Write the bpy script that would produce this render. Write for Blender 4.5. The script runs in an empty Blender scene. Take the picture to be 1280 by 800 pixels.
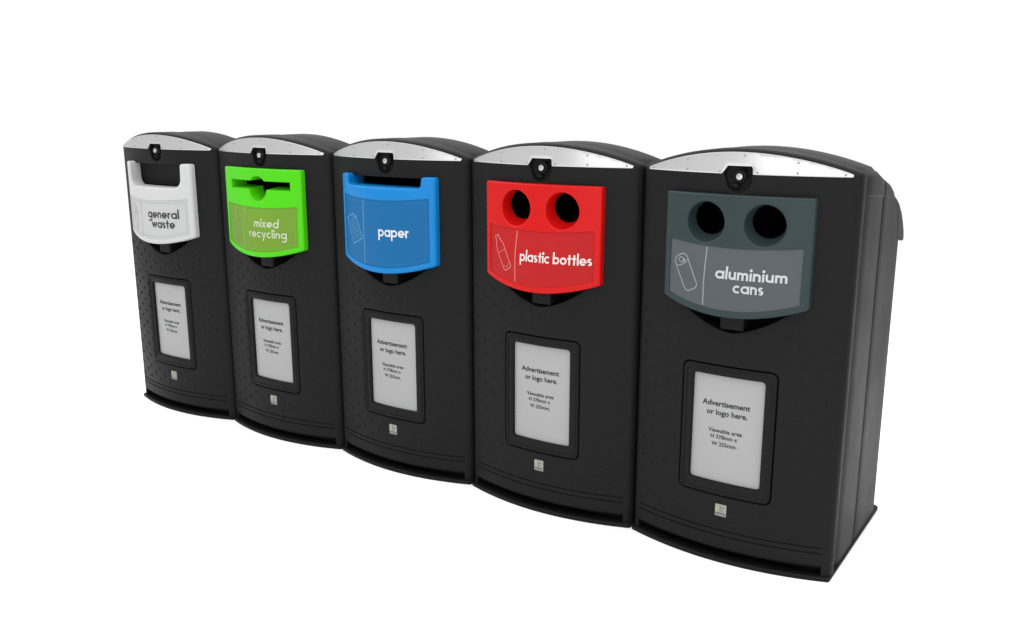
import bpy, math, random
import numpy as np
from mathutils import Vector
from mathutils.geometry import delaunay_2d_cdt

random.seed(7)
scene = bpy.context.scene
COL = scene.collection

# ------------------------------------------------------------------ camera
PITCH, YAW = -0.22872, 0.58758
cam_data = bpy.data.cameras.new('camera')
cam_data.sensor_width = 36.0
cam_data.lens = 1167.93 / 1280.0 * 36.0
cam_data.clip_start, cam_data.clip_end = 0.05, 500
cam = bpy.data.objects.new('camera', cam_data)
cam.location = (1.10718, -3.02051, 1.63220)
cam.rotation_euler = (math.pi / 2 + PITCH, 0, YAW)
COL.objects.link(cam)
scene.camera = cam

# ------------------------------------------------------------------ studio light
world = bpy.data.worlds.new('World')
scene.world = world
world.use_nodes = True
bg = world.node_tree.nodes['Background']
bg.inputs[0].default_value = (1, 1, 1, 1)
bg.inputs[1].default_value = 1.075


def area(name, loc, target, sx, sy, power):
    l = bpy.data.lights.new(name, 'AREA')
    l.shape = 'RECTANGLE'
    l.size, l.size_y, l.energy = sx, sy, power
    o = bpy.data.objects.new(name, l)
    o.location = loc
    d = Vector(target) - Vector(loc)
    o.rotation_euler = d.to_track_quat('-Z', 'Y').to_euler()
    COL.objects.link(o)
    return o


# broad overhead fill added to lift the floor to white, and a large soft box in front, right of the camera
area('overhead_floor_fill', (-1.0, -0.9, 4.6), (-1.0, -0.9, 0), 11.0, 8.0, 505)
area('front_softbox', (3.2, -10.5, 1.4), (-0.5, 0, 1.4), 13.0, 2.7, 235)

scene.view_settings.view_transform = 'Standard'
scene.view_settings.look = 'None'
scene.view_settings.exposure = 0
scene.view_settings.gamma = 1
scene.view_settings.use_curve_mapping = False


# ------------------------------------------------------------------ materials
def lin(c):
    return tuple(((v / 255) / 12.92 if v / 255 <= .04045 else (((v / 255) + .055) / 1.055) ** 2.4) for v in c) + (1,)


def mat(name, rgb, rough=.4, spec=.5, metal=0., bump=0., bscale=300., var=0., linear=False, rvar=0.):
    m = bpy.data.materials.new(name)
    m.use_nodes = True
    nt = m.node_tree
    b = nt.nodes['Principled BSDF']
    col = tuple(rgb) + (1,) if linear else lin(rgb)
    b.inputs['Base Color'].default_value = col
    b.inputs['Roughness'].default_value = rough
    b.inputs['Specular IOR Level'].default_value = spec
    b.inputs['Metallic'].default_value = metal
    tc = nt.nodes.new('ShaderNodeTexCoord')
    if var or rvar:
        n = nt.nodes.new('ShaderNodeTexNoise')
        n.inputs['Scale'].default_value = 4.0
        n.inputs['Detail'].default_value = 6
        nt.links.new(tc.outputs['Object'], n.inputs['Vector'])
        if var:
            mx = nt.nodes.new('ShaderNodeMix')
            mx.data_type = 'RGBA'
            mx.inputs[6].default_value = tuple(c * (1 - var) for c in col[:3]) + (1,)
            mx.inputs[7].default_value = tuple(min(1, c * (1 + var)) for c in col[:3]) + (1,)
            nt.links.new(n.outputs['Fac'], mx.inputs[0])
            nt.links.new(mx.outputs[2], b.inputs['Base Color'])
        if rvar:
            mr = nt.nodes.new('ShaderNodeMapRange')
            mr.inputs['From Min'].default_value = .3
            mr.inputs['From Max'].default_value = .7
            mr.inputs['To Min'].default_value = rough - rvar
            mr.inputs['To Max'].default_value = rough + rvar
            nt.links.new(n.outputs['Fac'], mr.inputs['Value'])
            nt.links.new(mr.outputs['Result'], b.inputs['Roughness'])
    if bump:
        n2 = nt.nodes.new('ShaderNodeTexNoise')
        n2.inputs['Scale'].default_value = bscale
        n2.inputs['Detail'].default_value = 3
        bp = nt.nodes.new('ShaderNodeBump')
        bp.inputs['Strength'].default_value = bump
        bp.inputs['Distance'].default_value = .001
        nt.links.new(tc.outputs['Object'], n2.inputs['Vector'])
        nt.links.new(n2.outputs['Fac'], bp.inputs['Height'])
        nt.links.new(bp.outputs['Normal'], b.inputs['Normal'])
    return m


M_BODY = mat('moulded_black_plastic', (.0085, .0085, .0086), .46, .065, bump=.5, bscale=220, var=.12, linear=True, rvar=.05)
M_SIDE = M_BODY
M_DARK = mat('recess_shade_black', (.004, .004, .004), .9, .05, linear=True)  # near-black that puts the shade of recesses and openings into the colour
M_STEEL = mat('brushed_steel', (.48, .48, .485), .30, .5, 1.0, bump=.05, bscale=60, linear=True, rvar=.03)
M_RIVET = mat('dull_rivet_steel', (.26, .26, .27), .35, .5, 1.0, linear=True)
M_KNOB = mat('lock_chrome', (.42, .42, .42), .3, .5, 1.0, linear=True)
M_POSTER = mat('poster_card', (.268, .268, .270), .40, .14, var=.03, linear=True)
M_INK = mat('dark_ink', (40, 40, 42), .6, .1)
M_BADGE = mat('silver_badge', (132, 132, 128), .4, .2)
M_BADGE_DARK = mat('badge_print_dark', (60, 60, 58), .5, .3)
M_BADGE_OCHRE = mat('badge_print_ochre', (150, 146, 100), .5, .3)
M_FLOOR = mat('white_studio_floor', (.95, .95, .95), .8, .1, linear=True)

KINDS = {
    'general': dict(panel=(0.4003, 0.4003, 0.4046), card=(0.3587, 0.3587, 0.3627), ink=(0.0298, 0.0298, 0.0320), line=(0.2208, 0.2208, 0.2238)),
    'mixed': dict(panel=(0.0519, 0.4176, 0.0030), card=(0.1107, 0.2147, 0.0201), ink=(0.3428, 0.4003, 0.2525), line=(0.1776, 0.2762, 0.0872)),
    'paper': dict(panel=(0.0030, 0.1468, 0.4003), card=(0.0030, 0.0872, 0.2300), ink=(0.4491, 0.4723, 0.4962), line=(0.0872, 0.2208, 0.3833)),
    'plastic': dict(panel=(0.4089, 0.0030, 0.0030), card=(0.3122, 0.0068, 0.0080), ink=(0.5208, 0.4491, 0.4354), line=(0.4491, 0.1280, 0.1192)),
    'cans': dict(panel=(0.0201, 0.0320, 0.0342), card=(0.0591, 0.0683, 0.0749), ink=(0.3627, 0.3833, 0.3917), line=(0.1776, 0.1999, 0.2117)),
}
for k, d in KINDS.items():
    for c in ('panel', 'card'):
        d[c] = tuple(v * .98 for v in d[c])
    d['m_panel'] = mat(k + '_panel_plastic', d['panel'], .34, .14, bump=.15, bscale=260, var=.03, linear=True)
    d['m_card'] = mat(k + '_label_card', d['card'], .5, .14, var=.04, linear=True)
    d['m_ink'] = mat(k + '_label_print', d['ink'], .5, .14, linear=True)
    d['m_line'] = mat(k + '_label_line', d['line'], .5, .14, linear=True)


# ------------------------------------------------------------------ mesh helpers
def curve(x):                       # plan bow of the door
    return .49 * x * x


def smooth(m, ang=38):
    for p in m.polygons:
        p.use_smooth = True
    m.set_sharp_from_angle(angle=math.radians(ang))


def link(name, mesh, material, parent):
    if not mesh.materials:
        mesh.materials.append(material)
    o = bpy.data.objects.new(name, mesh)
    COL.objects.link(o)
    if parent:
        o.parent = parent
    return o


def pip(P, poly):
    P = np.asarray(P, float)
    q = np.asarray(poly, float)
    x, y = P[:, 0], P[:, 1]
    ins = np.zeros(len(P), bool)
    a = q
    b = np.roll(q, -1, 0)
    for (x1, y1), (x2, y2) in zip(a, b):
        if y1 == y2:
            continue
        c = ((y1 > y) != (y2 > y)) & (x < (x2 - x1) * (y - y1) / (y2 - y1) + x1)
        ins ^= c
    return ins


def area2(p):
    q = np.asarray(p)
    r = np.roll(q, -1, 0)
    return .5 * np.sum(q[:, 0] * r[:, 1] - r[:, 0] * q[:, 1])


def offset(poly, d):                # d > 0 moves inward for a CCW polygon
    q = np.asarray(poly, float)
    e = np.roll(q, -1, 0) - q
    e /= np.linalg.norm(e, axis=1)[:, None]
    n = np.stack([-e[:, 1], e[:, 0]], 1)
    n0 = np.roll(n, 1, 0)
    m = n + n0
    k = 1 + (n * n0).sum(1)
    k = np.maximum(k, .35)
    return q + d * m / k[:, None]


def dense(poly, step=.012):
    out = []
    n = len(poly)
    for i in range(n):
        a, b = np.array(poly[i]), np.array(poly[(i + 1) % n])
        L = np.linalg.norm(b - a)
        k = max(1, int(math.ceil(L / step)))
        for j in range(k):
            out.append(tuple(a + (b - a) * j / k))
    return out


def fillet(pts, radii, seg=5):      # round the corners of a polygon
    out = []
    n = len(pts)
    for i in range(n):
        r = radii[i] if isinstance(radii, (list, tuple)) else radii
        p = np.array(pts[i], float)
        if r <= 0:
            out.append(tuple(p))
            continue
        a = np.array(pts[i - 1], float) - p
        b = np.array(pts[(i + 1) % n], float) - p
        la, lb = np.linalg.norm(a), np.linalg.norm(b)
        a /= la
        b /= lb
        ang = math.acos(max(-1, min(1, float(a @ b))))
        if ang > math.pi - .02:
            out.append(tuple(p))
            continue
        t = min(r / math.tan(ang / 2), la * .49, lb * .49)
        r2 = t * math.tan(ang / 2)
        c = p + (a + b) / np.linalg.norm(a + b) * (r2 / math.sin(ang / 2))
        s = p + a * t - c
        e = p + b * t - c
        a0 = math.atan2(s[1], s[0])
        a1 = math.atan2(e[1], e[0])
        da = (a1 - a0 + math.pi) % (2 * math.pi) - math.pi
        for j in range(seg + 1):
            th = a0 + da * j / seg
            out.append((c[0] + r2 * math.cos(th), c[1] + r2 * math.sin(th)))
    return out


def rrect(x0, z0, x1, z1, r, seg=5):
    return fillet([(x0, z0), (x1, z0), (x1, z1), (x0, z1)], r, seg)


def ring(cx, cz, r, n=40):
    return [(cx + r * math.cos(2 * math.pi * i / n), cz + r * math.sin(2 * math.pi * i / n)) for i in range(n)]


def slab(outer, yf, yb, R=.004, seg=3, holes=(), grid=.02, disp=None, lines=(), name='slab', dense_step=.012):
    """A bowed plate seen from -Y: rounded outer edge, walls back to yb.
    holes: dicts(poly, r=edge radius, depth=function or number, taper, shift)."""
    P, D, E = [], [], []

    def add_loop(pts, drop):
        s = len(P)
        for p in pts:
            P.append((float(p[0]), float(p[1])))
            D.append(drop)
        n = len(pts)
        for i in range(n):
            E.append((s + i, s + (i + 1) % n))
        return list(range(s, s + n))
    outer = dense(outer, dense_step)
    if area2(outer) < 0:
        outer = outer[::-1]
    outer_ids = None
    for k in range(seg + 1):
        th = math.pi / 2 * k / seg
        ids = add_loop(offset(outer, R * (1 - math.cos(th))) if k else outer, R * (1 - math.sin(th)))
        if k == 0:
            outer_ids = ids
    inner = offset(outer, R + .003)
    hole_ids, hp, hbig = [], [], []
    for h in holes:
        q = dense(h['poly'], h.get('step', dense_step))
        if area2(q) < 0:
            q = q[::-1]
        r = h.get('r', .003)
        ids = add_loop(q, r)
        for k in range(1, 4):
            th = math.pi / 2 * k / 3
            add_loop(offset(q, -r * (1 - math.cos(th))), r * (1 - math.sin(th)))
        hole_ids.append(ids)
        hp.append(q)
        hbig.append(offset(q, -r - .003))
    for ln in lines:
        s = len(P)
        for p in ln:
            P.append(tuple(p))
            D.append(0.)
        for i in range(len(ln) - 1):
            E.append((s + i, s + i + 1))
    q = np.asarray(outer)
    xs = np.arange(q[:, 0].min() + grid / 2, q[:, 0].max(), grid)
    zs = np.arange(q[:, 1].min() + grid / 2, q[:, 1].max(), grid)
    G = np.array([(x + (grid * .25 if j % 2 else -grid * .25), z) for j, z in enumerate(zs) for x in xs])
    if len(G):
        ok = pip(G, inner)
        for b in hbig:
            ok &= ~pip(G, b)
        for ln in lines:
            L = np.asarray(ln)
            near = (np.abs(G[:, 1] - L[0, 1]) < .004)
            ok &= ~near
        for g in G[ok]:
            P.append((float(g[0]), float(g[1])))
            D.append(0.)
    V, _, F, ov, _, _ = delaunay_2d_cdt([Vector(p) for p in P], E, [], 0, 1e-6)
    drop = []
    back = {}
    for i, o in enumerate(ov):
        drop.append(max([D[j] for j in o], default=0.))
        for j in o:
            back[j] = i
    V = [(v.x, v.y) for v in V]
    F = [tuple(f) for f in F]
    cen = np.array([np.mean([V[i] for i in f], axis=0) for f in F])
    ok = pip(cen, outer)
    for h in hp:
        ok &= ~pip(cen, h)
    verts, faces = [], []
    for (x, z), d in zip(V, drop):
        y = yf(x, z) + d
        if disp:
            y += disp(x, z)
        verts.append((x, y, z))
    for f, k in zip(F, ok):
        if k:
            a = area2([V[i] for i in f])
            faces.append(f if a > 0 else f[::-1])

    def wall(ids, pts_back, flip):
        n = len(ids)
        s = len(verts)
        verts.extend(pts_back)
        for i in range(n):
            j = (i + 1) % n
            a, b = back[ids[i]], back[ids[j]]
            f = (b, a, s + i, s + j)
            if a == b:
                continue
            faces.append(f[::-1] if flip else f)
    ybf = yb if callable(yb) else (lambda x, z: yb)
    wall(outer_ids, [(P[i][0], ybf(*P[i]), P[i][1]) for i in outer_ids], False)
    for h, ids in zip(holes, hole_ids):
        q = np.array([P[i] for i in ids])
        c = q.mean(0)
        if 'center' in h:
            c = np.array(h['center'])
        sx, sz = h.get('taper', (1, 1))
        sh = h.get('shift', (0, 0))
        dep = h['depth']
        bk = []
        for x, z in q:
            X = c[0] + (x - c[0]) * sx + sh[0]
            Z = c[1] + (z - c[1]) * sz + sh[1]
            bk.append((X, (dep(X, Z) if callable(dep) else dep), Z))
        wall(ids, bk, True)
    m = bpy.data.meshes.new(name)
    used = sorted({i for f in faces for i in f})
    re = {o: n for n, o in enumerate(used)}
    m.from_pydata([verts[i] for i in used], [], [tuple(re[i] for i in f) for f in faces])
    m.update()
    smooth(m)
    return m


def pymesh(name, verts, faces, ang=38):
    m = bpy.data.meshes.new(name)
    m.from_pydata(verts, [], faces)
    m.update()
    smooth(m, ang)
    return m


def box_faces(s=0):
    return [tuple(s + i for i in f) for f in ((0, 3, 2, 1), (4, 5, 6, 7), (0, 1, 5, 4), (1, 2, 6, 5), (2, 3, 7, 6), (3, 0, 4, 7))]


def boxv(x0, y0, z0, x1, y1, z1):
    return [(x0, y0, z0), (x1, y0, z0), (x1, y1, z0), (x0, y1, z0), (x0, y0, z1), (x1, y0, z1), (x1, y1, z1), (x0, y1, z1)]


def lathe(prof, cx, cy, cz, n=24):
    """prof: list of (radius, y offset); axis along -Y, centre (cx, cy, cz)."""
    v, f = [], []
    for r, y in prof:
        for i in range(n):
            a = 2 * math.pi * i / n
            v.append((cx + r * math.cos(a), cy + y, cz + r * math.sin(a)))
    for k in range(len(prof) - 1):
        for i in range(n):
            j = (i + 1) % n
            f.append((k * n + i, k * n + j, (k + 1) * n + j, (k + 1) * n + i))
    v.append((cx, cy + prof[-1][1], cz))
    c = len(v) - 1
    s = (len(prof) - 1) * n
    for i in range(n):
        f.append((s + i, s + (i + 1) % n, c))
    return v, f


# ------------------------------------------------------------------ stroke lettering
class Strokes:
    """Flat ribbons laid on a bowed surface, each a hair above the last."""

    def __init__(self, surf, base=.0010):
        self.v, self.f, self.surf, self.h = [], [], surf, base

    def add(self, pts, w, closed=False):
        pts = [np.array(p, float) for p in pts]
        if closed:
            pts = pts + [pts[0]]
        fine = []
        for a, b in zip(pts, pts[1:]):
            k = max(1, int(math.ceil(np.linalg.norm(b - a) / .012)))
            fine += [a + (b - a) * j / k for j in range(k)]
        pts = fine if closed else fine + [pts[-1]]
        n = len(pts)
        L, Rr = [], []
        for i in range(n):
            if closed:
                a, b, c = pts[i - 1], pts[i], pts[(i + 1) % n]
            else:
                a, b, c = pts[max(0, i - 1)], pts[i], pts[min(n - 1, i + 1)]
            d1 = b - a
            d2 = c - b
            l1, l2 = np.linalg.norm(d1), np.linalg.norm(d2)
            d1 = d1 / l1 if l1 > 1e-9 else d2 / l2
            d2 = d2 / l2 if l2 > 1e-9 else d1
            n1 = np.array([-d1[1], d1[0]])
            n2 = np.array([-d2[1], d2[0]])
            m = n1 + n2
            k = max(.4, 1 + float(n1 @ n2))
            m = m / k * w / 2
            L.append(b + m)
            Rr.append(b - m)
        s = len(self.v)
        for p in L + Rr:
            self.v.append((p[0], self.surf(p[0], p[1]) - self.h, p[1]))
        for i in range(n if closed else n - 1):
            j = (i + 1) % n
            self.f.append((s + n + i, s + n + j, s + j, s + i))
        self.h += .00003

    def disc(self, cx, cz, r, n=14):
        s = len(self.v)
        for i in range(n):
            a = 2 * math.pi * i / n
            x, z = cx + r * math.cos(a), cz + r * math.sin(a)
            self.v.append((x, self.surf(x, z) - self.h, z))
        self.f.append(tuple(range(s, s + n)))
        self.h += .00003

    def mesh(self, name):
        return pymesh(name, self.v, self.f)


W = .24


def arc(cx, cy, r, a0, a1, n=14):
    return [(cx + r * math.cos(math.radians(a0 + (a1 - a0) * i / n)), cy + r * math.sin(math.radians(a0 + (a1 - a0) * i / n))) for i in range(n + 1)]


def glyphs():
    r = .5 - W / 2
    h = W / 2
    c = h + r
    full = dict(p=arc(c, .5, r, 0, 360, 24)[:-1], closed=True)
    bowl = full
    x2 = c + r

    def S(*p):
        return dict(p=list(p))
    nr = .27
    g = {}
    g['a'] = ([bowl, S((x2, 1), (x2, 0))], x2 + h)
    g['b'] = ([bowl, S((h, 1.62), (h, 0))], 1)
    g['d'] = ([bowl, S((x2, 1.62), (x2, 0))], 1)
    g['p'] = ([bowl, S((h, 1), (h, -.55))], 1)
    g['g'] = ([bowl, dict(p=[(x2, 1), (x2, -.12)] + arc(x2 - r, -.12, r, 0, -140, 10)[1:])], 1)
    g['o'] = ([bowl], 1)
    g['c'] = ([dict(p=arc(c, .5, r, 48, 312, 18))], .86)
    g['e'] = ([dict(p=[(h, .47), (x2 + .02, .47)] + arc(c, .5, r, 0, 315, 20)[1:])], 1)
    g['l'] = ([S((h, 1.62), (h, 0))], W)
    g['i'] = ([S((h, 1), (h, 0)), dict(dot=(h, 1.33), r=.185)], W)
    g['n'] = ([S((h, 1), (h, 0)), dict(p=[(h, .62)] + arc(h + nr, .59, nr, 180, 0, 10)[1:] + [(h + 2 * nr, 0)])], 2 * nr + W)
    g['u'] = ([S((h + 2 * nr, 1), (h + 2 * nr, 0)), dict(p=[(h, 1), (h, .41)] + arc(h + nr, .41, nr, 180, 360, 10)[1:])], 2 * nr + W)
    mr = .225
    g['m'] = ([S((h, 1), (h, 0)), dict(p=[(h, .62)] + arc(h + mr, .635, mr, 180, 0, 10)[1:] + [(h + 2 * mr, 0)]),
               dict(p=[(h + 2 * mr, .62)] + arc(h + 3 * mr, .635, mr, 180, 0, 10)[1:] + [(h + 4 * mr, 0)])], 4 * mr + W)
    g['r'] = ([S((h, 1), (h, 0)), dict(p=[(h, .55)] + arc(h + .27, .58, .28, 170, 70, 8)[1:])], .5)
    q = .19
    g['s'] = ([dict(p=arc(.33, 1 - h - q, q, 38, 270, 12) + arc(.33, h + q, q, 90, -142, 12)[1:])], .66)
    g['t'] = ([S((.3, 1.38), (.3, 0)), S((0, .87), (.6, .87))], .6)
    g['w'] = ([S((.1, 1), (.36, .13), (.62, .88), (.88, .13), (1.14, 1))], 1.24)
    g['x'] = ([S((.1, 1), (.68, 0)), S((.68, 1), (.1, 0))], .78)
    g['y'] = ([S((.1, 1), (.44, .18)), S((.76, 1), (.26, -.55))], .84)
    return g


GL = glyphs()


def write(st, text, cx, z0, xh, width):
    """centred text; xh is the x-height; scaled across to fill width."""
    gap = .09
    adv = 0
    items = []
    for ch in text:
        if ch == ' ':
            adv += .42
            continue
        items.append((ch, adv))
        adv += GL[ch][1] + gap
    adv -= gap
    sx = width / adv
    for ch, a in items:
        for s in GL[ch][0]:
            if 'dot' in s:
                st.disc(cx - width / 2 + (a + s['dot'][0]) * sx, z0 + s['dot'][1] * xh, s['r'] * xh)
            else:
                st.add([(cx - width / 2 + (a + p[0]) * sx, z0 + p[1] * xh) for p in s['p']], W * (xh + sx) / 2, s.get('closed', False))


def tf(pts, cx, cz, rot, sc=1.0):
    c, s = math.cos(math.radians(rot)), math.sin(math.radians(rot))
    return [(cx + sc * (x * c - y * s), cz + sc * (x * s + y * c)) for x, y in pts]


def picto(kind, st):
    w = .0042
    if kind == 'cans':
        P = lambda q: tf(q, -.163, 1.060, 28)
        st.add(P(fillet([(-.027, -.064), (.027, -.064), (.027, .064), (-.027, .064)], [.016, .016, .022, .022])), w, True)
        st.add(P([(-.027, .036), (-.012, .030), (.012, .030), (.027, .036)]), w * .8)
        st.add(P(arc(0, .046, .009, 0, 330, 12)), w * .8)
        st.disc(*P([(.010, .040)])[0], .006)
    elif kind == 'plastic':
        P = lambda q: tf(q, -.158, 1.060, 30)
        st.add(P(fillet([(-.021, -.068), (.021, -.068), (.021, .030), (.009, .060), (.009, .074), (-.009, .074), (-.009, .060), (-.021, .030)], [.01, .01, .012, .008, .003, .003, .008, .012])), w, True)
        st.add(P([(-.021, .008), (.021, .008)]), w * .6)
        st.add(P([(-.016, -.05), (.0, -.058), (.016, -.05)]), w * .6)
    elif kind == 'paper':
        P = lambda q: tf(q, -.157, 1.103, 24)
        st.add(P([(-.037, -.06), (.037, -.06), (.037, .038), (.016, .06), (-.037, .06)]), w, True)
        st.add(P([(.016, .06), (.016, .038), (.037, .038)]), w * .8)
        for k in range(8):
            st.add(P([(-.026, .040 - k * .012), (.027, .040 - k * .012)]), w * .55)
    elif kind == 'mixed':
        w = .003
        P = lambda q: tf(q, -.168, 1.112, 20)
        st.add(P([(-.018, -.022), (.018, -.022), (.018, .022), (-.018, .022)]), w, True)
        for k in range(3):
            st.add(P([(-.011, .010 - k * .010), (.011, .010 - k * .010)]), w * .7)
        P = lambda q: tf(q, -.126, 1.088, -18)
        st.add(P(rrect(-.012, -.022, .012, .022, .006)), w, True)
        P = lambda q: tf(q, -.176, 1.052, -25)
        st.add(P(arc(0, 0, .013, 20, 320, 12)), w)
        P = lambda q: tf(q, -.166, 1.008, 14)
        st.add(P(rrect(-.010, -.024, .010, .022, .005)), w, True)
        st.add(P([(-.010, .010), (.010, .010)]), w * .8)
        P = lambda q: tf(q, -.128, .998, 30)
        st.add(P(fillet([(-.010, -.028), (.010, -.028), (.010, .010), (.004, .022), (.004, .030), (-.004, .030), (-.004, .022), (-.010, .010)], .003, 2)), w, True)
        P = lambda q: tf(q, -.122, 1.040, 8)
        st.add(P(rrect(-.014, -.012, .014, .012, .004)), w, True)
    elif kind == 'general':
        w = .0034
        st.add(arc(-.168, 1.112, .010, 40, 330, 12), w)
        st.add([(-.158, 1.106), (-.148, 1.098), (-.156, 1.088), (-.170, 1.090)], w)
        st.add(fillet([(-.176, .995), (-.142, .989), (-.138, 1.070), (-.180, 1.072)], .004, 2), w, True)
        st.add([(-.184, 1.077), (-.134, 1.075)], w)


# ------------------------------------------------------------------ shared shapes of one bin
HW = .3825


def arch(x, top=1.485):
    return top - .5 * x * x


def shell_outline(hw=HW, z0=.039, top=1.485, r=.03):
    pts = [(-hw, z0), (hw, z0)]
    xs = np.linspace(hw, -hw, 41)
    pts += [(float(x), arch(x, top)) for x in xs]
    return fillet(pts, [.026, .026, r] + [0] * 39 + [r], 6)


def door_lines():
    out = []
    for zc in (.101, .122):
        for dz in (-.0035, -.0015, .0015, .0035):
            out.append([(x, zc + dz) for x in np.linspace(-.362, .362, 41)])
    return out


def door_disp(x, z):
    d = 0
    if abs(x) < .356:
        for zc in (.101, .122):
            if abs(z - zc) < .002:
                d = .0045
    return d


def pocket_poly(lower=0.0):
    xs = np.linspace(-.205, .205, 21)
    lo = [(float(x), .857 + lower + .095 * (abs(x) / .205) ** 1.6) for x in xs]
    return [(.205, .975), (-.205, .975)] + lo


def lock_poly(g=0.):
    return fillet([(-.044 + g, 1.376), (-.036 + g, 1.352), (-.014, 1.339 + g), (.014, 1.339 + g), (.036 - g, 1.353), (.044 - g, 1.378),
                   (.044 - g, 1.418), (.039 - g, 1.425 - g), (-.036 + g, 1.425 - g), (-.050 + g, 1.407), (-.052 + g, 1.396)],
                  [.02, .02, .02, .02, .02, .015, .004, .003, .004, .006, .01], 4)


def make_door():
    holes = [
        dict(poly=rrect(-.209, 1.17, .209, 1.325, .01), r=.002, depth=.11),
        dict(poly=rrect(-.174, .251, .174, .737, .026), r=.004, depth=lambda x, z: curve(x) + .035),
        dict(poly=fillet(pocket_poly(), [.01, .01] + [.004] * 21, 2), r=.003, depth=.10),
        dict(poly=lock_poly(), r=.002, depth=lambda x, z: curve(x) + .02),
    ]
    return slab(shell_outline(), lambda x, z: curve(x), lambda x, z: .116, R=.024, seg=5, holes=holes, disp=door_disp, lines=door_lines(), name='front_door')


def make_body():
    """side and rear walls with a vertical joint groove on each side"""
    hw = .3785
    right = [(hw - .030, .134), (hw - .020, .136), (hw - .013, .145), (hw - .008, .158), (hw - .004, .175), (hw - .001, .195), (hw, .215), (hw, .384), (hw - .008, .390), (hw - .008, .396), (hw - .003, .404), (hw, .418), (hw, .46), (hw, .50), (hw, .54), (hw, .58), (hw, .62), (hw, .66)]
    for k in range(7):
        a = math.radians(90 * k / 6)
        right.append((hw - .03 + .03 * math.cos(a), .712 + .03 * math.sin(a)))
    right += [(x, .742) for x in (.2, .0)]
    plan = right + [(-x, y) for x, y in right[-2::-1]]
    v, f = [], []
    zs = [.017, .2, .6, 1.0, 1.3]
    n = len(plan)
    for z in zs:
        for x, y in plan:
            if z == 1.3:
                Z = min(1.345, 1.41 + hood_dz(y) - .018)
            else:
                Z = z if z < 1 else min(z, 1.41 + hood_dz(y) - .09)
            gy = .02 * max(0, (Z - .5)) / .8 * 0
            v.append((x, y + gy + (.742 - y) * 0 - .012 * (Z / 1.3) * (y > .6), Z))
    for k in range(len(zs) - 1):
        for i in range(n - 1):
            f.append((k * n + i, k * n + i + 1, (k + 1) * n + i + 1, (k + 1) * n + i))
    # inner wall behind the joint between door and body
    o = len(v)
    pl = [(hw - .028, .10), (hw - .028, .20)]
    for sg in (1, -1):
        o = len(v)
        for z in (.03, 1.40):
            for x, y in pl:
                v.append((sg * x, y, z))
        f.append((o, o + 1, o + 3, o + 2))
    return pymesh('body', v, f, 30)


def lerp(tab, y):
    for (a, b), (c, d) in zip(tab, tab[1:]):
        if y <= c:
            return b + (d - b) * (y - a) / (c - a)
    return tab[-1][1]


DZ = [(.0, 0), (.30, 0), (.345, -.014), (.42, -.034), (.50, -.054), (.54, -.072), (.56, -.094), (.60, -.102), (.66, -.122), (.69, -.142), (.72, -.162), (.75, -.190), (.79, -.238), (.815, -.285)]
ZB = [(.0, 1.340), (.134, 1.337), (.41, 1.312), (.58, 1.290), (.64, 1.262), (.67, 1.20), (.69, 1.128), (.80, 1.112), (.815, 1.116)]


def hood_dz(y):
    return lerp(DZ, y)


def make_hood():
    v, f = [], []

    def section(y, hw, shrink=0.):
        top = 1.483 + hood_dz(y) - shrink
        zb = lerp(ZB, y)
        r = .028
        pts = [(-hw + .03, zb), (-hw + .003, zb), (-hw, zb + .004)]
        for i in range(7):
            a = math.radians(180 - 90 * i / 6 * .8)
            pts.append((-hw + r + r * math.cos(a), max(zb + .006, arch(hw, top) - r + r * math.sin(a))))
        for x in np.linspace(-hw + r + .004, hw - r - .004, 25):
            pts.append((float(x), max(zb + .007, arch(x, top))))
        left = pts[:10][::-1]
        pts += [(-a, b) for a, b in left]
        return pts

    def loft(ys, hws, shr, cap0, cap1):
        s0 = len(v)
        n = None
        for y, hw, sh in zip(ys, hws, shr):
            sec = section(y, hw, sh)
            n = len(sec)
            for x, z in sec:
                v.append((x, y, z))
        for k in range(len(ys) - 1):
            for i in range(n - 1):
                a = s0 + k * n + i
                f.append((a, a + n, a + n + 1, a + 1))
        if cap1:
            s = s0 + (len(ys) - 1) * n
            f.append(tuple(range(s + n - 1, s - 1, -1)))
    loft([.136, .145, .158, .175, .195, .22, .30, .34, .385, .390], [HW - .022, HW - .015, HW - .010, HW - .006, HW - .002, HW, HW, HW, HW, HW - .004], [.010, .006, .004, .002, .001, 0, 0, 0, 0, .004], False, False)
    loft([.390, .398], [HW - .006] * 2, [.006] * 2, False, False)
    ys = [.398, .403, .42, .45, .50, .54, .56, .58, .60, .64, .67, .69, .72, .75, .77, .79, .805, .813, .816]
    loft(ys, [HW - .004] + [HW] * 7 + [HW - .0032] * (len(ys) - 12) + [HW - .0035, HW - .005, HW - .012, HW - .022], [.004] + [0] * (len(ys) - 4) + [.002, .006, .012], False, True)
    return pymesh('hood', v, f, 35)


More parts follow.
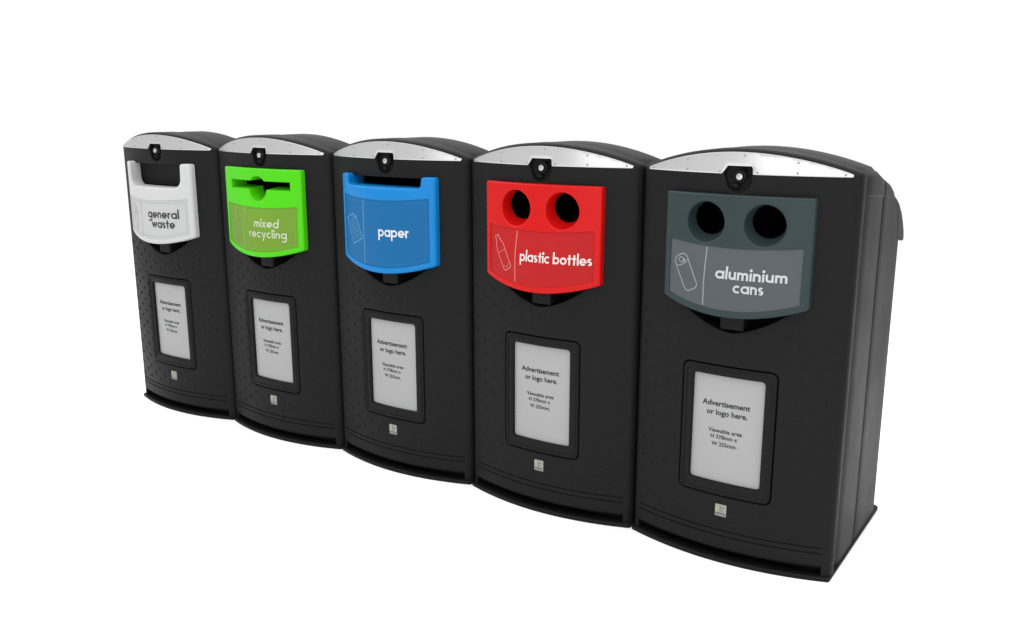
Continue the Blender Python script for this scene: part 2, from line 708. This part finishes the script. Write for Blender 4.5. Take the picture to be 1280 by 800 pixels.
def make_base():
    v, f = [], []
    # bottom flange, bowed at the front
    def flange(off, z0, z1, hw, back, rc=.02):
        plan = []
        xs = np.linspace(-hw + .004, hw - .004, 41)
        for x in xs:
            plan.append((float(x), curve(x) - off))
        plan.append((hw, curve(hw) - off + .006))
        for k in range(6):
            a = math.radians(90 * k / 5)
            plan.append((hw - rc + rc * math.cos(a), back - rc + rc * math.sin(a)))
        for k in range(6):
            a = math.radians(90 + 90 * k / 5)
            plan.append((-hw + rc + rc * math.cos(a), back - rc + rc * math.sin(a)))
        plan.append((-hw, curve(hw) - off + .006))
        n = len(plan)
        s = len(v)
        e = .003
        for z, ins in ((z0, e * .6), (z0 + e, 0), (z1 - e, 0), (z1, e)):
            for x, y in plan:
                m = max(abs(x), 1e-6)
                v.append((x * (1 - ins / .38), y + ins * (1 if y < .35 else -1), z))
        for k in range(3):
            for i in range(n):
                j = (i + 1) % n
                f.append((s + k * n + i, s + k * n + j, s + (k + 1) * n + j, s + (k + 1) * n + i))
        f.append(tuple(range(s + 3 * n, s + 4 * n)))
        f.append(tuple(range(s + n - 1, s - 1, -1)))
    flange(.011, .0, .016, .3830, .795)
    # solid front corners that carry the door
    for sg in (-1, 1):
        s = len(v)
        e = .0008
        plan = [(.352, .1145), (.352, curve(.352) + e), (.3585, curve(.3585) + e)]
        for k in range(1, 6):
            a = math.radians(90 * k / 5)
            plan.append((.3585 + (.024 - e) * math.sin(a), curve(.3585 + .024 * math.sin(a)) + e + .024 * (1 - math.cos(a))))
        plan.append((.3825 - e, .1145))
        if sg < 0:
            plan = [(-x, y) for x, y in plan][::-1]
        n = len(plan)
        for z in (.014, .082):
            v.extend([(x, y, z) for x, y in plan])
        for i in range(n):
            j = (i + 1) % n
            f.append((s + i, s + j, s + n + j, s + n + i))
        f.append(tuple(range(s + n, s + 2 * n)))
    return pymesh('base', v, f, 35)


def make_toe():
    """slot between the door and the base flange, its shade put in as a black sheet"""
    v, f = [], []
    xs = [float(x) for x in np.linspace(-.3515, .3515, 31)]
    n = len(xs)
    for k in range(3):
        for x in xs:
            v.append((x, curve(x) + .003, .0168) if k == 0 else (x, curve(x) * .4 + .070, .0168 if k == 1 else .075))
    for k in range(2):
        for i in range(n - 1):
            f.append((k * n + i, k * n + i + 1, (k + 1) * n + i + 1, (k + 1) * n + i))
    return pymesh('toe_recess_shade', v, f, 30)


def plate_surf(x, z):
    return curve(x) - .003


def make_plate():
    pts = [(-.3550, 1.4005), (-.060, 1.4005), (-.053, 1.408), (-.039, 1.4275), (.043, 1.4275), (.0465, 1.4225), (.0475, 1.4005), (.3550, 1.4005)]
    rad = [.0045, .003, .004, .004, .003, .003, .003, .0045]
    xs = np.linspace(.352, -.352, 45)
    arcp = [(float(x), 1.4735 - .50 * x * x) for x in xs]
    arcp[0] = (.3550, 1.4095)
    arcp[-1] = (-.3550, 1.4095)
    return slab(fillet(pts + arcp, rad + [.0045] + [0] * 43 + [.0045], 4), plate_surf, lambda x, z: curve(x) + .003, R=.0015, seg=2, grid=.012, dense_step=.01, name='top_plate')


def make_rivet():
    v, f = lathe([(.0042, .001), (.0040, -.0008), (.0028, -.0020), (.001, -.0026)], 0, 0, 0, 12)
    return pymesh('rivet', v, f, 50)


def make_lock_recess():
    """floor of the lock pocket: a shallow dish with a raised collar"""
    v, f = [], []
    outer = dense(lock_poly(-.004), .006)
    n = len(outer)
    rings = [(1.0, .020), (.93, .021), (.75, .024), (.5, .026), (.3, .020)]
    cx, cz = .002, 1.388
    for s, y in rings:
        for x, z in outer:
            v.append((cx + (x - cx) * s, curve(x) + y, cz + (z - cz) * s))
    for k in range(len(rings) - 1):
        for i in range(n):
            j = (i + 1) % n
            f.append((k * n + j, k * n + i, (k + 1) * n + i, (k + 1) * n + j))
    s = (len(rings) - 1) * n
    f.append(tuple(range(s, s + n)))
    a, b = lathe([(.021, .022), (.021, .002), (.019, .000), (.015, .0005), (.014, .004)], .004, 0, 1.393, 24)
    o = len(v)
    v += a
    f += [tuple(i + o for i in q) for q in b]
    # thumb scoop, lower left
    a, b = [], []
    nn = 14
    for r, y in ((.016, .0225), (.014, .015), (.009, .011), (.003, .0095)):
        for i in range(nn):
            t = 2 * math.pi * i / nn
            a.append((-.016 + r * math.cos(t), y, 1.360 + r * .75 * math.sin(t)))
    for k in range(3):
        for i in range(nn):
            j = (i + 1) % nn
            b.append((k * nn + i, k * nn + j, (k + 1) * nn + j, (k + 1) * nn + i))
    b.append(tuple(range(3 * nn, 4 * nn)))
    o = len(v)
    v += a
    f += [tuple(i + o for i in q) for q in b]
    return pymesh('lock', v, f, 45)


def make_key_barrel():
    v, f = lathe([(.0118, .004), (.0118, -.005), (.0105, -.0075), (.007, -.0085), (.002, -.0088)], .004, 0, 1.393, 24)
    return pymesh('key_barrel', v, f, 40)


def make_chute():
    x0, x1, z0, z1, y0, y1 = -.225, .225, 1.155, 1.333, .052, .36
    v = boxv(x0, y0, z0, x1, y1, z1)
    f = [(0, 3, 2, 1)[::-1], (4, 5, 6, 7)[::-1], (1, 2, 6, 5)[::-1], (2, 3, 7, 6)[::-1], (3, 0, 4, 7)[::-1]]
    return pymesh('inner_chute', v, f)


def make_pocket():
    """closed recess below the panel"""
    q = dense(fillet(pocket_poly(-.003), [.01, .01] + [.004] * 21, 2), .012)
    n = len(q)
    v = [(x, .0 + curve(x) + .012, z) for x, z in q] + [(x * .97, .105, z) for x, z in q]
    f = [(i, (i + 1) % n, n + (i + 1) % n, n + i) for i in range(n)]
    f.append(tuple(range(n, 2 * n)))
    return pymesh('pull_recess', v, f)


def make_tab():
    return slab(rrect(-.042, .866, .042, .965, .003, 2), lambda x, z: curve(x) + .006 + .03 * max(0, (.90 - z)), .10, R=.004, seg=3, grid=.02, name='pull_tab')


def make_frame():
    return slab(rrect(-.1695, .2555, .1695, .7325, .022), lambda x, z: curve(x) - .003, lambda x, z: curve(x) + .03, R=.006, seg=4,
                holes=[dict(poly=rrect(-.1305, .3015, .1305, .6975, .012), r=.009, depth=lambda x, z: curve(x) + .020)], name='poster_frame')


def make_frame_bead():
    return slab(rrect(-.161, .264, .161, .724, .018), lambda x, z: curve(x) - .0060, lambda x, z: curve(x) + .004, R=.0022, seg=3, grid=.5,
                holes=[dict(poly=rrect(-.1545, .2705, .1545, .7175, .014), r=.0022, depth=lambda x, z: curve(x) + .004)], name='frame_bead')


def poster_surf(x, z):
    return curve(x) + .0125


def make_poster():
    return slab(rrect(-.132, .300, .132, .699, .004, 2), poster_surf, lambda x, z: curve(x) + .0165, R=.0006, seg=1, name='poster')


def font_text(lines, surf, name):
    verts, faces = [], []
    dg = bpy.context.evaluated_depsgraph_get
    for body, cx, z0, cap, width, bold in lines:
        cu = bpy.data.curves.new('tmp', 'FONT')
        cu.body = body
        cu.size = 1
        cu.offset = bold
        cu.resolution_u = 3
        ob = bpy.data.objects.new('tmp', cu)
        COL.objects.link(ob)
        me = bpy.data.meshes.new_from_object(ob.evaluated_get(dg()))
        co = np.array([v.co[:] for v in me.vertices])
        x0, x1 = co[:, 0].min(), co[:, 0].max()
        sy = cap / .70
        sx = width / (x1 - x0)
        s = len(verts)
        for x, y, _ in co:
            X = cx + (x - (x0 + x1) / 2) * sx
            Z = z0 + y * sy
            verts.append((X, surf(X, Z) - .0008, Z))
        for p in me.polygons:
            faces.append(tuple(i + s for i in p.vertices))
        bpy.data.objects.remove(ob)
        bpy.data.curves.remove(cu)
        bpy.data.meshes.remove(me)
    return pymesh(name, verts, faces)


def make_poster_heading():
    return font_text([
        ('Advertisement', -.007, .584, .0195, .176, .022),
        ('or logo here.', -.002, .551, .0195, .150, .022)], poster_surf, 'poster_heading')


def make_poster_note():
    return font_text([
        ('Viewable area', -.005, .486, .0145, .126, .016),
        ('H 378mm x', -.008, .463, .0145, .100, .016),
        ('W 255mm.', -.006, .436, .0145, .094, .016)], poster_surf, 'poster_note')


def make_badge():
    return slab(rrect(-.021, .177, .021, .222, .003, 2), lambda x, z: curve(x) - .003, lambda x, z: curve(x) + .002, R=.0012, seg=2, grid=.01, name='badge')


def badge_mark():
    st = Strokes(lambda x, z: curve(x) - .003, .0005)
    st.add([(-.019, .1885), (.019, .1885)], .0035)
    st.add([(-.001, .219), (-.001, .193)], .0022)
    st.add([(.004, .212), (.018, .212)], .0012)
    st.add([(.008, .217), (.008, .195)], .0012)
    for k in range(5):
        st.add([(-.017 + k * .0075, .1825), (-.012 + k * .0075, .1825)], .003)
    return st.mesh('badge_mark')


def badge_emblem():
    st = Strokes(lambda x, z: curve(x) - .003, .0005)
    st.add(arc(-.011, .2055, .005, 0, 360, 16)[:-1], .004, True)
    return st.mesh('badge_emblem')


def make_studs():
    """shallow raised moulding pips across the lower door"""
    v, f = [], []
    rng = random.Random(3)
    row = 0
    z = .150
    while z < .90:
        col = 0
        x = -.336 + (.048 if row % 2 else 0)
        while x < .34:
            ok = not (abs(x) < .192 and .235 < z < .755)
            ok &= not (abs(x) < .03 and .16 < z < .236)
            if z > .83:
                ok &= (z < .852 + .095 * (min(abs(x), .6) / .205) ** 1.35 - .02) or abs(x) > .235
            if ok:
                X, Z = x + rng.uniform(-.003, .003), z + rng.uniform(-.003, .003)
                rx, rz, hgt = .0135 * rng.uniform(.85, 1.15), .0112 * rng.uniform(.85, 1.15), .0038 * rng.uniform(.75, 1.2)
                tilt = rng.uniform(-.5, .5)
                s = len(v)
                n = 10
                for rr, hh in ((1.0, -.0004), (.76, .36), (.42, .82)):
                    for i in range(n):
                        a = 2 * math.pi * i / n
                        dx, dz = rx * rr * math.cos(a), rz * rr * math.sin(a)
                        px, pz = X + dx * math.cos(tilt) - dz * math.sin(tilt), Z + dx * math.sin(tilt) + dz * math.cos(tilt)
                        v.append((px, curve(px) - (hh * hgt if hh > 0 else hh), pz))
                v.append((X, curve(X) - hgt, Z))
                for k in range(2):
                    for i in range(n):
                        j = (i + 1) % n
                        f.append((s + k * n + i, s + k * n + j, s + (k + 1) * n + j, s + (k + 1) * n + i))
                for i in range(n):
                    f.append((s + 2 * n + i, s + 2 * n + (i + 1) % n, s + 3 * n))
            x += .096
        z += .031
        row += 1
    return pymesh('raised_pips', v, f, 60)


def make_flap():
    return slab(rrect(-.215, 1.160, .215, 1.33, .004, 2), lambda x, z: .044 + (1.33 - z) * .08, .10, R=.003, seg=2, name='inner_flap')


# ------------------------------------------------------------------ aperture panels
PW = .258


def sstep(a, b, z):
    t = max(0., min(1., (z - a) / (b - a)))
    return t * t * (3 - 2 * t)


def proud(kind):
    scoop = kind in ('general', 'paper')

    def p(x, z):
        u = max(0., 1 - (x / PW) ** 2)
        if scoop:
            return .026 + .036 * u * (1 - .25 * sstep(1.0, 1.2, z) * 0)
        return .026 + .030 * u * (1 - sstep(1.03, 1.23, z))
    return lambda x, z: curve(x) - p(x, z)


def bottom_arc(inset=0., half=PW):
    xs = np.linspace(-half, half, 31)
    return [(float(x), .921 + inset + .045 * (x / PW) ** 2) for x in xs]


SCOOP = {'general': .026, 'paper': .060, 'mixed': .02, 'plastic': .02, 'cans': .02}
LIP = {'general': 1.213, 'paper': 1.287}
CARD_TOP = {'general': 1.158, 'paper': 1.246, 'mixed': 1.165, 'plastic': 1.168, 'cans': 1.170}


def make_panel(kind):
    surf = proud(kind)
    low = bottom_arc()
    if kind in LIP:
        lip = LIP[kind]
        top = 1.333
        pi = .203
        ri = .042 if kind == 'general' else .015
        up = [(PW, top), (pi, top), (pi - .004, lip), (-pi + .004, lip), (-pi, top), (-PW, top)]
        outl = fillet(low + up, [.02] + [0] * 29 + [.02] + [.012, .012, ri, ri, .012, .012], 5)
        R = .010
    else:
        outl = fillet(low + [(PW, 1.333), (-PW, 1.333)], [.02] + [0] * 29 + [.02, .008, .008], 5)
        R = .007
    hw = .233
    cb = [(float(x), .921 + .024 + .045 * (x / PW) ** 2) for x in np.linspace(-hw, hw, 25)]
    ct = [(float(x), CARD_TOP[kind] - .013 * (1 - (x / hw) ** 2)) for x in np.linspace(hw, -hw, 25)]
    card_out = cb + ct
    holes = [dict(poly=card_out, r=.0022, depth=lambda x, z: surf(x, z) + .006)]
    if kind in ('plastic', 'cans'):
        for cx in (-.102, .104):
            holes.append(dict(poly=ring(cx, 1.238, .068), r=.007, step=.1, depth=lambda x, z: curve(x) + .026, taper=(.845, .835), shift=(0, .009), center=(cx, 1.238)))
    if kind == 'mixed':
        # a letter slot crossed by a round opening
        cx, cz, r, hh, sx = .0, 1.240, .058, .0195, .198
        zc = 1.256
        pts = []
        t0 = math.asin((zc - hh - cz) / r)
        t1 = math.asin(min(.98, (zc + hh - cz) / r))
        pts += [(sx, zc - hh), (sx, zc + hh)]
        n = 12
        pts += [(cx + r * math.cos(t1 + (math.pi - 2 * t1) * i / n), cz + r * math.sin(t1 + (math.pi - 2 * t1) * i / n)) for i in range(n + 1)]
        pts += [(-sx, zc + hh), (-sx, zc - hh)]
        a0 = math.pi - t0
        a1 = 2 * math.pi + t0
        n = 18
        pts += [(cx + r * math.cos(a0 + (a1 - a0) * i / n), cz + r * math.sin(a0 + (a1 - a0) * i / n)) for i in range(n + 1)]
        holes.append(dict(poly=pts, r=.004, step=.02, depth=lambda x, z: curve(x) + .058, taper=(.93, .86), shift=(.0, .008), center=(0, 1.25)))
    pan = slab(outl, surf, lambda x, z: curve(x) + (SCOOP[kind] if abs(x) < .207 and z > 1.18 else .004), R=R, seg=5, holes=holes, grid=.016, dense_step=.009, name=kind + '_aperture_panel')
    csurf = lambda x, z: surf(x, z) + .0035
    inner = offset(np.array(dense(card_out, .012)), -.001)
    card = slab([tuple(p) for p in inner], csurf, lambda x, z: surf(x, z) + .007, R=.0004, seg=1, grid=.016, name=kind + '_label_card')
    return pan, card, csurf, card_out


TEXTS = {
    'general': [('general', .080, 1.057, .030, .205), ('waste', .080, 1.007, .030, .152)],
    'mixed': [('mixed', .066, 1.064, .0265, .148), ('recycling', .070, 1.016, .0265, .222)],
    'paper': [('paper', .075, 1.081, .030, .148)],
    'plastic': [('plastic bottles', .083, 1.040, .0275, .292)],
    'cans': [('aluminium', .072, 1.054, .0265, .238), ('cans', .070, 1.010, .0265, .102)],
}


# ------------------------------------------------------------------ assemble
S = .7732
floor = bpy.data.meshes.new('floor')
R_ = 60
fv = [(-1.5 + R_ * math.cos(2 * math.pi * i / 64), R_ * math.sin(2 * math.pi * i / 64), 0) for i in range(64)]
floor.from_pydata(fv, [], [tuple(range(64))])
fo = link('floor', floor, M_FLOOR, None)
fo['kind'] = 'structure'
fo['label'] = 'seamless white studio floor under the row of bins'

MESH = dict(door=make_door(), body=make_body(), hood=make_hood(), base=make_base(), toe=make_toe(), plate=make_plate(), rivet=make_rivet(),
            lock=make_lock_recess(), key=make_key_barrel(), chute=make_chute(), pocket=make_pocket(), tab=make_tab(),
            frame=make_frame(), bead=make_frame_bead(), poster=make_poster(), phead=make_poster_heading(), pnote=make_poster_note(), badge=make_badge(),
            bmark=badge_mark(), bemb=badge_emblem(), studs=make_studs(), flap=make_flap())
RIVETS = [(.018, 1.4625), (-.066, 1.4085), (.062, 1.4085), (-.19, 1.4435), (.19, 1.4435), (-.19, 1.4105), (.19, 1.4105), (-.332, 1.4085), (.332, 1.4085)]

BINS = [
    ('general', 'black bin with white open scoop panel reading general waste, leftmost of the row'),
    ('mixed', 'black bin with bright green slotted panel reading mixed recycling'),
    ('paper', 'black bin with blue panel reading paper, in the middle of the row'),
    ('plastic', 'black bin with red two-hole panel reading plastic bottles'),
    ('cans', 'black bin with dark grey two-hole panel reading aluminium cans, nearest at the right end'),
]
for k, (kind, label) in enumerate(BINS):
    root = bpy.data.objects.new('recycling_bin', None)
    root.empty_display_size = .2
    root.location = ((k - 4) * S, 0, 0)
    root['label'] = label
    root['category'] = 'bin'
    root['group'] = 'black litter and recycling bins standing in a row'
    COL.objects.link(root)
    d = KINDS[kind]
    door = link('front_door', MESH['door'], M_BODY, root)
    st = link('raised_pips', MESH['studs'], M_BODY, door)
    st['kind'] = 'stuff'
    link('body', MESH['body'], M_SIDE, root)
    link('hood', MESH['hood'], M_SIDE, root)
    base = link('base', MESH['base'], M_BODY, root)
    link('toe_recess_shade', MESH['toe'], M_DARK, base)  # black sheet over the slot floor and back, shade as colour
    plate = link('top_plate', MESH['plate'], M_STEEL, root)
    for x, z in RIVETS:
        r = link('rivet', MESH['rivet'], M_RIVET, plate)
        r.location = (x, plate_surf(x, z), z)
    lock = link('lock', MESH['lock'], M_BODY, root)
    link('key_barrel', MESH['key'], M_KNOB, lock)
    link('inner_chute', MESH['chute'], M_DARK, root)
    if kind == 'general':
        link('inner_flap', MESH['flap'], M_BODY, root)
    pocket = link('pull_recess', MESH['pocket'], M_DARK, root)  # pocket shade painted in by the near-black colour
    link('pull_tab', MESH['tab'], M_BODY, root)
    frame = link('poster_frame', MESH['frame'], M_BODY, root)
    link('frame_bead', MESH['bead'], M_BODY, frame)
    poster = link('poster', MESH['poster'], M_POSTER, root)
    link('poster_heading', MESH['phead'], M_INK, poster)
    link('poster_note', MESH['pnote'], M_INK, poster)
    badge = link('badge', MESH['badge'], M_BADGE, root)
    link('badge_mark', MESH['bmark'], M_BADGE_DARK, badge)
    link('badge_emblem', MESH['bemb'], M_BADGE_OCHRE, badge)

    pan, card, csurf, card_out = make_panel(kind)
    panel = link('aperture_panel', pan, d['m_panel'], root)
    panel['label'] = {'general': 'white open scoop panel', 'mixed': 'bright green panel with crossed slot and round hole', 'paper': 'blue panel with wide letter slot',
                      'plastic': 'red panel with two round holes', 'cans': 'dark grey panel with two round holes'}[kind]
    link('label_card', card, d['m_card'], panel)
    stx = Strokes(csurf)
    for t in TEXTS[kind]:
        write(stx, *t)
    link('lettering', stx.mesh(kind + '_lettering'), d['m_ink'], panel)
    sp = Strokes(csurf)
    picto(kind, sp)
    link('pictogram', sp.mesh(kind + '_pictogram'), d['m_line'], panel)
    sd = Strokes(csurf, .0004)
    zt = CARD_TOP[kind] - .016
    sd.add([(-.088, zt - (zt - .955) * i / 8) for i in range(9)], .0045 if kind in ('cans', 'plastic') else .0035)
    if kind != 'cans':
        q = offset(np.array(dense(card_out, .02)), .014)
        sb = Strokes(csurf, .0004)
        sb.add([tuple(p) for p in q], .0014, True)
        link('border_line', sb.mesh(kind + '_border'), d['m_line'] if kind == 'general' else d['m_panel'], panel)
    link('divider_line', sd.mesh(kind + '_divider'), d['m_line'], panel)
